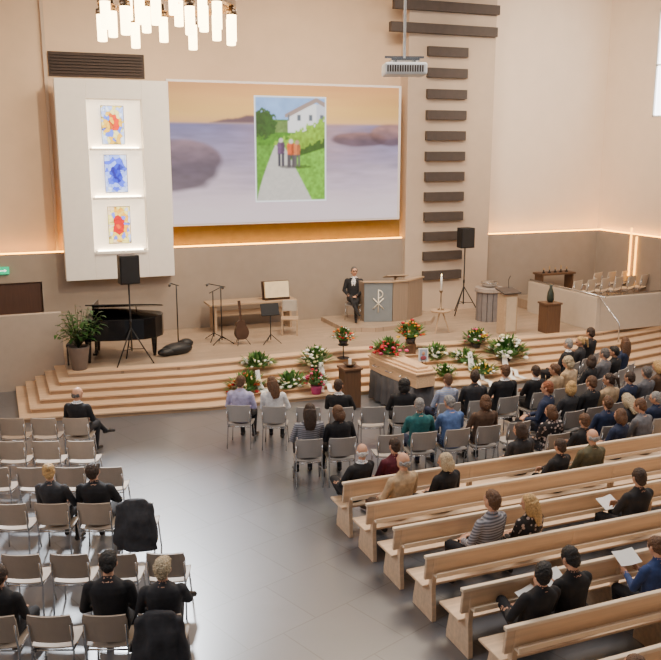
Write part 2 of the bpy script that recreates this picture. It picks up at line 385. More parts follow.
# ---------------------------------------------------------------- people
class PR:
    def __init__(s): s.v=[]; s.f=[]; s.l=[]
    def grid(s,rings,lab):
        b=len(s.v); seg=len(rings[0])
        for r in rings: s.v+=r; s.l+=[lab]*len(r)
        for i in range(len(rings)-1):
            for k in range(seg):
                k2=(k+1)%seg; s.f.append([b+i*seg+k,b+i*seg+k2,b+(i+1)*seg+k2,b+(i+1)*seg+k])
        s.f.append([b+k for k in range(seg)][::-1]); s.f.append([b+(len(rings)-1)*seg+k for k in range(seg)])
    def cap(s,a,b,ra,rb,lab,M=None,seg=12):
        a=Vector(a); b=Vector(b); d=(b-a); L=d.length; d.normalize()
        up=Vector((0,0,1)) if abs(d.z)<.9 else Vector((0,1,0))
        u=d.cross(up).normalized(); w=u.cross(d)
        pr=[(-ra*.995,ra*.08)]
        for i in range(1,6):
            t=math.pi/2*(1-i/5); pr.append((-ra*math.sin(t),ra*math.cos(t)))
        n=max(1,int(L/.03))
        for i in range(1,n): pr.append((L*i/n,ra+(rb-ra)*i/n))
        for i in range(0,5):
            t=math.pi/2*i/5; pr.append((L+rb*math.sin(t),rb*math.cos(t)))
        pr.append((L+rb*.995,rb*.08))
        rings=[]
        for (h,r) in pr:
            ring=[]
            for k in range(seg):
                t=2*math.pi*k/seg; p=a+d*h+u*r*math.cos(t)+w*r*math.sin(t); ring.append(M@p if M else p)
            rings.append(ring)
        s.grid(rings,lab)
    def ell(s,c,r,lab,M=None,seg=16,nr=10):
        c=Vector(c); rings=[]
        for i in range(nr+1):
            a=-math.pi/2+math.pi*i/nr; rr=max(.04,math.cos(a)); ring=[]
            for k in range(seg):
                t=2*math.pi*k/seg; p=c+Vector((r[0]*rr*math.cos(t),r[1]*rr*math.sin(t),r[2]*math.sin(a))); ring.append(M@p if M else p)
            rings.append(ring)
        s.grid(rings,lab)
    def loft(s,secs,lab,seg=20,M=None,wav=0):
        out=[]
        for a,b in zip(secs[:-1],secs[1:]):
            n=max(1,int((b[2]-a[2])/.03))
            for i in range(n):
                t=i/n; out.append([a[j]+(b[j]-a[j])*t for j in range(5)])
        out.append(secs[-1]); rings=[]
        for (x,y,z,rx,ry) in out:
            ring=[]
            for k in range(seg):
                t=2*math.pi*k/seg; ct=math.cos(t); stt=math.sin(t); w=1+wav*math.sin(t*7+z*3)
                p=Vector((x+rx*w*math.copysign(abs(ct)**.85,ct),y+ry*w*math.copysign(abs(stt)**.85,stt),z)); ring.append(M@p if M else p)
            rings.append(ring)
        s.grid(rings,lab)
    def build(s,name,voxel,smooth=2,jitter=0,freq=38):
        me=D.meshes.new('tmp'); me.from_pydata([tuple(v) for v in s.v],[],s.f)
        bm=bmesh.new(); bm.from_mesh(me); bmesh.ops.recalc_face_normals(bm,faces=bm.faces); bm.to_mesh(me); bm.free()
        o=D.objects.new('tmp',me); COLL.objects.link(o)
        r=o.modifiers.new('r','REMESH'); r.mode='VOXEL'; r.voxel_size=voxel
        if smooth: q=o.modifiers.new('s','SMOOTH'); q.factor=.5; q.iterations=smooth
        dg=bpy.context.evaluated_depsgraph_get(); dg.update()
        out=D.meshes.new_from_object(o.evaluated_get(dg)); out.name=name
        D.objects.remove(o); D.meshes.remove(me)
        kd=kdtree.KDTree(len(s.v))
        for i,v in enumerate(s.v): kd.insert(v,i)
        kd.balance()
        mi=[s.l[kd.find(p.center)[1]] for p in out.polygons]
        if jitter:
            for v in out.vertices:
                n=noise.noise(v.co*freq)*jitter; v.co+=v.normal*n
        while len(out.materials)<7: out.materials.append(None)
        out.polygons.foreach_set('material_index',mi)
        out.polygons.foreach_set('use_smooth',[True]*len(out.polygons))
        out.update(); return out
SK,TOP,TRO,SHO,EYE,COL_,LIP=range(7)
def hand(p,wr,d,n,s):
    wr=Vector(wr); d=Vector(d).normalized(); n=Vector(n).normalized(); n=(n-d*n.dot(d)).normalized(); sd=d.cross(n).normalized()*s
    for o in (-.026,-.009,.009,.026): p.cap(wr+d*.005+sd*o*.7,wr+d*.078+sd*o,.0145,.0125,SK,seg=8)
    for i,(o,l) in enumerate(((-.031,.055),(-.0105,.07),(.0105,.075),(.031,.065))):
        a=wr+d*.08+sd*o; b=a+d*l*.5+n*.012+sd*o*.12; c=b+(d*.6+n*.8).normalized()*l*.5
        p.cap(a,b,.0095,.0085,SK,seg=8); p.cap(b,c,.0085,.0072,SK,seg=8)
    a=wr+d*.02+sd*.03; b=a+(d*.6+sd*.8).normalized()*.04; c=b+(d*.95+n*.3).normalized()*.032
    p.cap(a,b,.013,.0105,SK,seg=8); p.cap(b,c,.0105,.0085,SK,seg=8)
def person_mesh(name,P):
    p=PR(); ln=P.get('lean',.12); tw_=P.get('twist',0)
    def S(q): return Vector((q[0]+(q[2]-.5)*tw_,q[1]-(q[2]-.5)*ln,q[2]))
    def SS(secs): return [(x+(z-.5)*tw_,y-(z-.5)*ln,z,a,b) for x,y,z,a,b in secs]
    p.loft(SS([(0,0,.455,.15,.12),(0,0,.52,.18,.135),(0,-.0,.62,.165,.13),(0,0,.74,.163,.125),(0,0,.86,.178,.125),(0,-.005,.95,.195,.12),(0,-.01,1.005,.18,.098),(0,-.01,1.045,.12,.078),(0,0,1.085,.062,.056)]),TOP)
    for s in (-1,1): p.ell(S((s*.17,-.005,.985)),(.064,.062,.062),TOP)
    p.cap(S((0,-.005,1.06)),S((0,.012,1.15)),.053,.05,SK)
    p.ell(S((0,-.002,1.085)),(.066,.062,.022),COL_)
    if P.get('shirt'): p.ell(S((0,.085,.97)),(.035,.04,.1),COL_)
    piv=Vector((0,0,1.12)); pv=S((0,0,1.12))
    HM=Matrix.Translation(pv)@Euler((R(P.get('pitch',0)),R(P.get('roll',0)),R(P.get('yaw',0)))).to_matrix().to_4x4()@Matrix.Translation(-piv)
    p.ell((0,.012,1.24),(.076,.094,.093),SK,HM); p.ell((0,.045,1.185),(.058,.062,.066),SK,HM); p.ell((0,.07,1.15),(.035,.035,.03),SK,HM)
    p.cap((0,.104,1.228),(0,.122,1.198),.008,.014,SK,HM,8)
    for s in (-1,1):
        p.ell((s*.078,.005,1.212),(.013,.021,.032),SK,HM,10,6)
        p.ell((s*.03,.096,1.232),(.013,.009,.008),EYE,HM,8,6)
        p.cap((s*.014,.105,1.247),(s*.046,.094,1.248),.006,.005,EYE if P.get('brow') else SK,HM,6)
    p.ell((0,.1,1.168),(.024,.012,.007),LIP,HM,10,6)
    for s,leg in zip((-1,1),P['legs']):
        kn,an,to=leg
        p.cap((s*.095,.02,.545),kn,.088,.062,TRO,seg=14); p.cap(kn,an,.06,.04,TRO,seg=12)
        a=Vector(an); t=Vector(to)
        p.cap(a+(t-a)*-.12+Vector((0,0,-.02)),a+(t-a)*.35,.04,.038,SHO); p.cap(a+(t-a)*.3,t,.04,.03,SHO)
    for s,arm in zip((-1,1),P['arms']):
        el,wr,hd,hn=arm
        p.cap(S((s*.187,-.005,.98)),el,.058,.047,TOP); p.cap(el,wr,.047,.033,TOP)
        w=Vector(wr); e=Vector(el); dd=(w-e).normalized()
        p.cap(w,w+dd*.03,.024,.023,SK,seg=8); hand(p,w+dd*.03,hd,hn,-s)
    return p.build(name,.011,1),HM
L1=((-.11,.46,.52),(-.11,.42,.08),(-.13,.60,.04)); R1=((.11,.46,.52),(.11,.42,.08),(.13,.60,.04))
L2=((-.13,.44,.52),(-.10,.52,.08),(-.12,.70,.05)); R2=((.13,.44,.52),(.12,.36,.08),(.15,.53,.04))
RX=((.02,.47,.63),(-.16,.62,.30),(-.24,.76,.25)); LX=((-.02,.47,.63),(.20,.62,.32),(.30,.76,.28))
LW=((-.12,.42,.58),(.20,.50,.60),(.30,.60,.54))
AL=((-.25,0,.74),(-.10,.25,.645),(.75,.6,-.1),(0,-.1,-1)); AR=((.25,0,.74),(.10,.27,.655),(-.75,.6,-.1),(0,-.1,-1))
AFL=((-.25,.04,.76),(.03,.19,.80),(1,.1,.1),(0,-1,0)); AFR=((.25,.04,.76),(-.03,.22,.77),(-1,.1,.05),(0,-1,0))
ARL=((-.24,.08,.74),(-.11,.33,.76),(.15,.8,.4),(1,0,-.2)); ARR=((.24,.08,.74),(.11,.33,.76),(-.15,.8,.4),(-1,0,-.2))
AKL=((-.24,.12,.76),(-.13,.36,.63),(0,1,-.15),(0,0,-1)); AKR=((.24,.12,.76),(.13,.36,.63),(0,1,-.15),(0,0,-1))
POSES={
 'lap':dict(legs=(L1,R1),arms=(AL,AR),pitch=-6,twist=.03,roll=3),
 'lapr':dict(legs=(L2,R1),arms=(AL,AKR),yaw=-38,pitch=-4,lean=.1,twist=.07,roll=5),
 'lapl':dict(legs=(L2,R2),arms=(AL,AR),yaw=28,pitch=-10,lean=.16,twist=-.07,roll=-5),
 'down':dict(legs=(L1,R2),arms=(AL,AR),yaw=6,pitch=-30,lean=.03),
 'cross':dict(legs=(L1,RX),arms=(AL,AR),yaw=-14,lean=.18,twist=-.05),
 'crossl':dict(legs=(LX,R2),arms=(AL,AR),yaw=-32,lean=.2,pitch=-4,twist=.05),
 'crosswide':dict(legs=(LW,R2),arms=(AL,AKR),yaw=-12,lean=.16,pitch=-6),
 'fold':dict(legs=(L2,R1),arms=(AFL,AFR),yaw=-8,lean=.15,pitch=-4,twist=-.04,roll=-3),
 'read':dict(legs=(L1,R2),arms=(ARL,ARR),pitch=-26,lean=.02),
 'knees':dict(legs=(L1,R1),arms=(AKL,AKR),pitch=-16,lean=-.1,yaw=10),
 'official':dict(legs=(L1,RX),arms=(AL,AR),yaw=22,lean=.12,shirt=1,brow=1),
}
BODY={k:person_mesh('person_body_'+k,v) for k,v in POSES.items()}
def hairmesh(kind):
    p=PR()
    if kind!='bald':
        p.ell((0,-.006,1.262),(.081,.092,.084),0); p.ell((0,-.03,1.222),(.082,.066,.075),0); p.ell((0,-.05,1.185),(.062,.045,.06),0)
    if kind=='short':
        for s in (-1,1): p.ell((s*.068,.02,1.25),(.016,.03,.04),0)
    if kind=='tousled':
        p.ell((.012,.02,1.295),(.068,.07,.052),0); p.ell((0,-.03,1.24),(.086,.076,.085),0)
    if kind=='bob':
        for s in (-1,1): p.ell((s*.068,-.005,1.19),(.032,.06,.09),0)
        p.ell((0,-.05,1.17),(.088,.06,.1),0)
    if kind=='long':
        for s in (-1,1): p.ell((s*.068,-.01,1.17),(.032,.06,.11),0)
        p.loft([(0,-.085,.94,.06,.02),(0,-.085,1.02,.095,.035),(0,-.075,1.15,.10,.05),(0,-.05,1.26,.085,.06)],0)
    if kind=='ponytail':
        p.cap((0,-.10,1.27),(0,-.14,1.24),.03,.035,0); p.cap((0,-.14,1.24),(0,-.15,1.06),.034,.014,0)
    if kind=='bun': p.ell((0,-.11,1.29),(.042,.04,.04),0)
    if kind=='curly':
        p.ell((0,-.02,1.25),(.102,.104,.098),0); p.ell((0,-.05,1.17),(.102,.07,.09),0)
    if kind=='bald':
        for s in (-1,1): p.ell((s*.07,-.02,1.205),(.014,.05,.036),0)
        p.ell((0,-.066,1.195),(.062,.03,.042),0)
    j={'curly':.013,'tousled':.009}.get(kind,.006)
    return p.build('hair_'+kind,.008,2,jitter=j,freq={'curly':60,'tousled':60}.get(kind,65))
HAIR={k:hairmesh(k) for k in ('short','tousled','bob','long','ponytail','bun','curly','bald')}
CL={'black':(.012,.012,.015),'charcoal':(.030,.030,.035),'navy':(.012,.022,.06),'grey':(.13,.13,.145),'white':(.78,.78,.80),'light blue':(.38,.48,.72),'lavender':(.48,.45,.68),'denim blue':(.09,.16,.36),
 'teal':(.02,.13,.14),'beige':(.46,.33,.20),'olive':(.10,.09,.05),'brown':(.09,.05,.03),'burgundy':(.10,.012,.025),'dark blue':(.02,.045,.15),'pink':(.5,.26,.30),'light grey':(.34,.34,.37),
 'striped grey':(.09,.09,.11),'floral black':(.02,.018,.02),'striped blue':(.26,.34,.55)}
HC={'dark brown':(.04,.020,.011),'black':(.010,.008,.007),'brown':(.11,.05,.022),'grey':(.26,.25,.24),'dark grey':(.10,.09,.085),'white':(.62,.60,.58),'blonde':(.50,.31,.12),'reddish':(.22,.06,.018),'grey blonde':(.48,.38,.24)}
skins=[mat('skin_a',(.60,.32,.20),.5,var=.05,scale=20),mat('skin_b',(.55,.28,.17),.5,var=.05,scale=20)]
shoe=mat('shoe_leather',(.012,.01,.01),.3); eyem=mat('eye_dark',(.03,.02,.015),.4); lip=mat('lips',(.40,.16,.13),.5)
def setmats(o,ms):
    for sl,m in zip(o.material_slots,ms):
        sl.link='OBJECT'; sl.material=m
def cloth(c):
    kd='stripes' if 'striped' in c else 'floral' if 'floral' in c else None
    return mat('cloth_'+c.replace(' ','_'),CL[c],.85,var=.25,scale=14,bump=.3,kind=kd,col2=(.36,.36,.40) if kd=='stripes' else (.55,.44,.40))
RP=random.Random(21)
def person(x,y,z,rot,pose,hair,hcol,top,tro,seat,sc=1.,sx=1.,collar=None,skin=0,grp='seated congregation'):
    me,HM=BODY[pose]
    o=D.objects.new('person',me); COLL.objects.link(o); o.location=(x,y,z)
    if grp: rot+=RP.uniform(-9,9); sc*=RP.uniform(.97,1.06); sx*=RP.uniform(.96,1.07)
    o.rotation_euler=(0,0,R(rot)); o.scale=(sc*sx,sc,sc)
    tm=cloth(top)
    setmats(o,[skins[skin],tm,cloth(tro),shoe,eyem,cloth('white') if collar else tm,lip])
    hs={'short':'short %s hair','tousled':'tousled %s hair','ponytail':'%s ponytail','bob':'chin-length %s hair','long':'long %s hair','bun':'%s hair in a bun','curly':'curly %s hair','bald':'%s fringe, balding'}[hair]%hcol
    o['label']='person in %s top with %s, %s'%(top,hs,seat); o['category']='person'
    if grp: o['group']=grp
    h=D.objects.new('hair',HAIR[hair]); COLL.objects.link(h); h.parent=o
    k=RP.uniform(1.0,1.06) if hair!='bald' else 1; c0=Vector((0,0,1.24))
    h.matrix_local=HM@Matrix.Translation(c0)@Matrix.Diagonal((k,k,RP.uniform(.99,1.05),1))@Matrix.Translation(-c0)
    hm=mat('hair_'+hcol.replace(' ','_'),HC[hcol],.55,var=.5,scale=70,bump=.8)
    for sl in h.material_slots: sl.link='OBJECT'; sl.material=hm
    return o
# ---------------------------------------------------------------- chairs
shell=mat('chair_shell',(.42,.385,.355),.45,var=.04)
def chair_proto(name,loc,rot,**kw):
    c=root(name,loc,rot,**kw)
    def panel(m,fn,n1=8,n2=5,th=.018):
        b=len(m.v)
        for side in (0,1):
            for i in range(n1+1):
                for j in range(n2+1):
                    q,nn=fn(i/n1,j/n2); m.v.append(q+nn*th*side)
        W=n2+1; T=(n1+1)*W
        for i in range(n1):
            for j in range(n2):
                a=b+i*W+j; m.f.append([a,a+1,a+W+1,a+W]); m.m.append(0); m.f.append([T+a,T+a+W,T+a+W+1,T+a+1]); m.m.append(0)
        for i in range(n1):
            for j in (0,n2):
                a=b+i*W+j; m.f.append([a,a+W,T+a+W,T+a]); m.m.append(0)
        for j in range(n2):
            for i in (0,n1):
                a=b+i*W+j; m.f.append([a,a+1,T+a+1,T+a]); m.m.append(0)
    def seat(u,v):
        x=(u-.5)*.46; y=-.2+v*.42; z=.435+.02*(2*u-1)**2-.015*math.sin(math.pi*v)-(.02 if v>.9 else 0); 
        k=.93 if v in (0,1) else 1
        return Vector((x*k,y,z)),Vector((0,0,1))
    def back(u,v):
        x=(u-.5)*.46; y=-.215-.075*v+.035*(2*u-1)**2-.0; z=.52+v*.34
        k=.94 if v in (0,1) else 1
        return Vector((x*k,y,z)),Vector((0,-1,0))
    s=MB(); panel(s,seat); add('seat',s,shell,c,smooth=False,bevel=.004)
    s=MB(); panel(s,back); add('backrest',s,shell,c,smooth=False,bevel=.004)
    for sx in (-1,1):
        add('leg',MB().tube([(sx*.2,.16,.43),(sx*.225,.21,.0)],.011),chrome,c,smooth=True)
        add('leg',MB().tube([(sx*.215,-.27,.75),(sx*.215,-.225,.5),(sx*.215,-.2,.42),(sx*.225,-.27,.0)],.011),chrome,c,smooth=True)
    add('frame_rail',MB().tube([(-.2,.16,.42),(.2,.16,.42)],.01).tube([(-.215,-.2,.42),(.215,-.2,.42)],.01).tube([(-.215,-.2,.42),(-.2,.16,.42)],.01).tube([(.215,-.2,.42),(.2,.16,.42)],.01),chrome,c,smooth=True)
    return c
CH=[None]
shell2=mat('chair_shell_beige',(.41,.33,.26),.5,var=.05); shell3=mat('chair_shell_cream',(.68,.57,.44),.5,var=.05)
def chair(x,y,rot,z=0,lab='pale grey shell stacking chair with slim chrome legs',grp='stacking chairs',sh=None):
    if CH[0] is None: CH[0]=chair_proto('stacking_chair',(x,y,z),rot,label=lab,category='chair',group=grp); return CH[0]
    c=clone(CH[0],(x,y,z),rot,label=lab,category='chair',group=grp)
    if sh:
        for chd in c.children:
            if chd.name.startswith(('seat','backrest')):
                for sl in chd.material_slots: sl.link='OBJECT'; sl.material=sh
    return c
def lchair(x,y,rot): return chair(x,y,rot,0,'warm beige shell stacking chair with slim chrome legs','stacking chairs in rows',shell2)
def ya(x): return 13.42+.062*(x-8.8)**2+(.05*(x-11)**2 if x>11 else 0)
def yc(x): return 12.05+.035*(x-8.4)**2+(.12 if x>9 else 0)
def yd(x): return 11.28+.01*(x-9)
def yf(x): return ya(x)+1.15
def rot_of(f,x): return math.degrees(math.atan((f(x+.1)-f(x-.1))/.2))*.9
def put(f,x,*a,ch=True,**k):
    y=f(x)+.1; r=rot_of(f,x)
    if ch: chair(x,y,r)
    if a: person(x,y,0,r,*a,**k)
S_='stacking chair'
put(ya,4.1,'lap','short','brown','lavender','black',S_)
put(ya,4.68,'lapl','long','brown','white','black',S_,sx=.93)
put(ya,5.25)
put(ya,5.8,'fold','short','dark brown','black','black',S_,collar=1)
put(ya,6.35)
put(ya,6.92,'lap','curly','black','black','black',S_,sx=1.1)
put(ya,7.75,'lap','short','brown','striped blue','navy',S_)
put(ya,8.35,'cross','tousled','dark brown','charcoal','black',S_)
put(ya,8.98,'lap','short','brown','black','black',S_,collar=1,sc=1.03)
put(ya,9.75,'fold','short','dark brown','black','black',S_,collar=1,sc=1.03)
put(ya,10.28,'lapl','tousled','brown','beige','denim blue',S_)
put(ya,10.8,'knees','curly','grey blonde','beige','black',S_)
put(ya,11.32,'lapr','bob','dark brown','black','black',S_)
put(ya,11.84,'lap','short','dark grey','grey','black',S_,sc=1.03)
put(ya,12.36,'lapl','tousled','black','black','black',S_,sc=1.03)
put(ya,12.88,'lapr','long','brown','navy','black',S_,sc=1.03)
put(yf,11.75,'lap','short','grey','black','black',S_,collar=1)
put(yf,12.3,'lapl','ponytail','blonde','charcoal','black',S_)
put(yf,12.85,'fold','short','dark brown','black','black',S_,sc=1.03)
put(yc,4.62,'lap','long','dark brown','striped grey','black',S_,sx=.95)
put(yc,5.15,'lapl','bob','brown','black','black',S_,sx=.95)
put(yc,5.95)
put(yc,6.52,'fold','short','grey','teal','navy',S_)
put(yc,7.12,'knees','tousled','grey','denim blue','navy',S_)
put(yc,7.7,'lap','bob','brown','brown','black',S_,sx=1.05)
put(yc,8.3)
put(yc,9.05,'lap','short','reddish','navy','black',S_,sx=1.12)
put(yc,9.58,'lapr','bob','blonde','charcoal','black',S_)
put(yc,10.1,'lap','short','brown','black','black',S_)
put(yc,10.62,'lapl','ponytail','dark brown','beige','black',S_)
put(yc,11.14,'lap','short','dark brown','navy','black',S_,sc=1.03,sx=1.05)
put(yc,11.66,'fold','tousled','dark grey','grey','black',S_)
put(yc,12.18,'down','long','blonde','brown','black',S_)
put(yc,12.7,'lap','short','brown','black','black',S_)
put(yd,8.55,'lapl','bob','brown','floral black','black',S_)
put(yd,9.68,'lap','tousled','brown','navy','black',S_)
put(yd,10.22,'down','long','grey blonde','charcoal','black',S_)
put(yd,10.8,'lapl','short','grey','navy','black',S_)
put(yd,11.35,'lap','curly','brown','burgundy','black',S_)
LR=[(1.09,15.0,4),(1.05,13.72,4),(1.31,12.37,4),(1.5,10.87,4),(1.59,9.27,5),(1.28,7.95,4)]
for (ax,ay,n) in LR:
    for i in range(n):
        lchair(ax-.53*i+.09,ay+.2*i+.235,-21)
def lp(row,i,*a,**k):
    ax,ay,n=LR[row]; return person(ax-.53*i+.09,ay+.2*i+.235,0,-21,*a,**k)
lp(0,0,'crossl','bald','dark grey','black','black',S_,sc=1.03,collar=1)
lp(3,2,'lapl','bun','blonde','charcoal','black',S_,sx=.93)
lp(3,1,'fold','tousled','dark brown','black','black',S_,sx=1.02)
lp(5,1,'down','tousled','black','black','black',S_,sc=1.04,sx=1.02)
lp(5,0,'crosswide','tousled','grey blonde','charcoal','black',S_,sc=1.04)
lp(5,3,'lap','short','dark brown','black','black',S_)
# pews
pewoak=mat('pew_oak',(.74,.535,.355),.42,var=.12,scale=3,kind='wood'); pewpale=mat('pew_edge_pale',(.84,.68,.50),.5,var=.08,scale=3,kind='wood')
PY=[10.5,9.7,8.9,8.08,7.27,6.45,5.64,4.83]
pew0=root('pew',(4.36,PY[0],0),label='long light oak church pew with slab legs',category='pew',group='oak pews')
T=Matrix.Rotation(R(8),4,'X')
PL=8.2
add('backrest',MB().box(0,PL,-.02,.02,.56,.85,0,Matrix.Translation((0,.07,0))@T),pewoak,pew0,bevel=.006)
add('top_rail',MB().box(-.02,PL+.02,-.08,-.02,.83,.875),pewpale,pew0,bevel=.01)
add('book_shelf',MB().box(.1,PL,-.13,.02,.60,.62).box(.1,PL,-.135,-.12,.6,.66),pewpale,pew0,bevel=.004)
add('seat',MB().box(0,PL,.03,.46,.42,.455),pewoak,pew0,bevel=.01)
for x in (.12,2.1,4.1,6.1,8.0):
    add('leg',MB().prism([(.0,0),(.44,0),(.44,.08),(.36,.42),(.06,.42),(-.02,.83),(-.07,.83),(-.03,.4),(-.06,.08),(-.06,0)],-.03,.03,0,Matrix.Translation((x,0,0))@Matrix(((0,0,1,0),(1,0,0,0),(0,1,0,0),(0,0,0,1)))),pewoak,pew0,bevel=.006)
for i,y in enumerate(PY[1:]): clone(pew0,(4.37+.015*i,y,0),0)
B_='oak pew'
def pp(r,x,*a,**k): return person(x,PY[r]+.24,0,k.pop('rot',8),*a,B_,**k)
pp(0,4.66,'crossl','bald','white','black','black',sc=1.03,collar=1,rot=15)
pp(0,5.24,'lap','short','dark brown','burgundy','black',sx=.95)
pp(0,7.5,'lapl','bob','dark brown','charcoal','black')
pp(0,8.7,'fold','short','brown','black','black')
pp(0,9.4,'lap','bob','brown','navy','black')
pp(0,10.0,'knees','short','brown','grey','black')
pp(1,4.98,'lap','bald','grey','beige','brown',sc=1.03)
pp(1,5.7,'lapl','bob','grey blonde','black','black')
pp(1,7.62,'fold','short','dark brown','black','black',sx=1.06)
pp(1,8.2,'lap','bald','grey','olive','black',sx=1.06)
pp(3,5.38,'lap','tousled','brown','striped grey','black',sc=1.03)
pp(3,5.98,'lapl','long','blonde','floral black','black',sx=.95)
pp(3,7.68,'fold','short','dark brown','black','black')
pp(5,4.92,'crossl','tousled','black','black','black',sx=1.02)
pp(5,5.42,'read','short','black','black','black')
pp(5,6.58,'read','short','brown','dark blue','black',sx=1.06)
pp(7,4.75,'lap','short','brown','charcoal','black')
def booklet(x,y,z,rot):
    c=root('booklet',(x,y,z),rot,label='open white order-of-service booklet held in hands',category='booklet',group='white booklets')
    for s in (-1,1): add('page',MB().box(0,s*.15,-.105,.105,0,.004,0,Matrix.Rotation(R(28),4,'X')@Matrix.Rotation(R(-8*s),4,'Y')),paper,c)
booklet(5.47,PY[5]+.24+.42,.84,4); booklet(6.55,PY[5]+.24+.46,.86,0); booklet(7.55,PY[3]+.6,.76,10); booklet(5.16,PY[5]+.62,.70,20)
def coat(x,y,rot,z=.0):
    p=PR()
    p.loft([(0,-.36,.22,.27,.06),(.01,-.36,.5,.24,.06),(0,-.34,.72,.215,.05),(0,-.30,.86,.19,.045),(0,-.28,.91,.13,.03)],0,28,None,.13)
    p.loft([(0,-.13,.48,.2,.05),(0,-.16,.6,.18,.04),(0,-.24,.88,.17,.05)],0,24,None,.1)
    p.cap((-.2,-.30,.83),(-.26,-.36,.34),.055,.045,0); p.cap((.2,-.30,.83),(.25,-.36,.36),.055,.045,0)
    me=p.build('coat',.014,5,jitter=.03,freq=7)
    o=D.objects.new('coat',me); COLL.objects.link(o); o.location=(x,y,z); o.rotation_euler=(0,0,R(rot))
    setmats(o,[cloth('charcoal')]*7)
    o['label']='black winter coat draped over a chair back'; o['category']='coat'; o['group']='draped coats'
coat(1.5+.09,10.87+.235,-21); coat(1.28+.09,7.95+.2,-21)
# ---------------------------------------------------------------- stage furniture
def speaker(x,y,zb,zt,rot,lab):
    c=root('loudspeaker',(x,y,Z),rot,label=lab,category='loudspeaker',group='loudspeakers on stands')
    h0=zb-Z; h1=zt-Z
    add('cabinet',MB().prism([(-.2,.17),(-.23,-.17),(.23,-.17),(.2,.17)],h0,h1),black,c,bevel=.02)
    add('grille',MB().box(-.2,.2,-.185,-.172,h0+.04,h1-.04),mat('grille_dark',(.02,.02,.022),.4),c)
    add('pole',MB().tube([(0,0,.3),(0,0,h0)],.02).lathe([(.03,.95),(.03,1.05)]),black,c,smooth=True)
    for a in (90,210,330):
        t=R(a); add('tripod_leg',MB().tube([(0,0,.85),(.5*math.cos(t),.5*math.sin(t),.01)],.016).tube([(0,0,.35),(.3*math.cos(t),.3*math.sin(t),.36)],.01),black,c,smooth=True)
speaker(2.78,19.5,2.52,3.18,8,'black loudspeaker on tripod stand beside grand piano')
speaker(13.1,22.0,2.65,3.25,0,'black loudspeaker on tripod stand beside slatted column')
pl=root('potted_plant',(1.58,19.4,Z),0,label='leafy green indoor plant in a grey tapered pot',category='potted plant')
add('pot',MB().lathe([(.16,0),(.17,.02),(.24,.52),(.24,.54),(.21,.54),(.19,.48)]),mat('pot_taupe',(.16,.125,.105),.6),pl,smooth=True)
m=MB(); 
for i in range(40):
    a=random.random()*6.28; e=random.uniform(.65,1.5); l=random.uniform(.5,1.0)
    d=Vector((math.cos(a)*math.cos(e),math.sin(a)*math.cos(e),math.sin(e)))
    b=Vector((0,0,.5)); tip=b+d*l; m.tube([b,b+d*l*.5+Vector((0,0,.05)),tip],.006,4,1)
    for q in range(5): 
        t=.4+.14*q; aa=a+random.uniform(-1.2,1.2)
        m.leaf(b+d*l*t,(math.cos(aa),math.sin(aa),random.uniform(-.1,.5)),random.uniform(.14,.22),random.uniform(.03,.05),.4,0)
green=mat('leaf_green',(.028,.10,.016),.45,var=.3); green2=mat('leaf_light',(.09,.21,.04),.5,var=.3); stemm=mat('stem_green',(.04,.07,.015),.6)
add('foliage',m,[green,stemm],pl,smooth=True)
gp=root('grand_piano',(2.5,20.4,Z),-16,label='glossy black grand piano with slightly raised lid',category='piano')
out=[(-.58,-.78),(.0,-.78),(.38,-.75),(.8,-.66),(1.05,-.48),(1.18,-.2),(1.18,.08),(1.1,.27),(.9,.38),(.68,.46),(.45,.58),(.2,.72),(-.1,.78),(-.58,.78)]
add('case',MB().prism(out,.54,1.04),blackgl,gp,bevel=.01)
lid=[(x*1.01,y*1.02) for x,y in out if x>-.3]; lid=[(-.5,-.79)]+lid+[(-.5,.79)]
ML=Matrix.Translation((0,.78,1.05))@Matrix.Rotation(R(-12),4,'X')@Matrix.Translation((0,-.78,0))
add('lid',MB().prism(lid,0,.03,0,ML),blackgl,gp,bevel=.005)
add('lid_prop',MB().tube([(.6,-.3,.98),(.6,-.35,1.27)],.012),blackgl,gp)
add('keybed',MB().box(-.80,-.58,-.78,.78,.56,.76),blackgl,gp,bevel=.01)
kk=MB()
for i in range(40): kk.box(-.78,-.63,-.66+i*.033,-.629+i*.033,.76,.775)
add('keyboard',kk,white,gp)
add('music_desk',MB().box(-.42,-.38,-.35,.35,1.04,1.34,0),blackgl,gp,bevel=.005)
for (x,y) in ((-.5,-.62),(-.5,.64),(.95,0)): add('leg',MB().lathe([(.04,0),(.045,.08),(.05,.1),(.075,.5),(.09,.56)],(x,y,0)),blackgl,gp,smooth=True)
add('pedal_lyre',MB().box(-.45,-.42,-.1,-.07,.08,.62).box(-.45,-.42,.07,.1,.08,.62).box(-.5,-.4,-.13,.13,.05,.1),blackgl,gp)
pbn=root('piano_bench',(1.5,20.05,Z),-14,label='black padded piano bench beside the keyboard',category='bench')
add('seat',MB().box(-.11,.11,-.24,.24,.42,.5),black,pbn,bevel=.02)
for x in (-.08,.08):
    for y in (-.2,.2): add('leg',MB().box(x-.02,x+.02,y-.02,y+.02,0,.42),black,pbn)
def mic(x,y,h,rot,boom,lab):
    c=root('microphone_stand',(x,y,Z),rot,label=lab,category='microphone stand',group='microphone stands')
    add('pole',MB().tube([(0,0,.1),(0,0,h)],.016),black,c,smooth=True)
    for a in (90,210,330):
        t=R(a); add('leg',MB().tube([(0,0,.2),(.32*math.cos(t),.32*math.sin(t),.01)],.012),black,c,smooth=True)
    e=Vector((boom,0,h+.25*abs(boom)+.0))
    add('boom_arm',MB().tube([(-boom*.4,0,h-.1*abs(boom)),e],.012),black,c,smooth=True)
    add('microphone',MB().tube([e,e+Vector((boom*.25,0,-.04))],.02,8,0,.035),mat('mic_grey',(.05,.05,.05),.4),c,smooth=True)
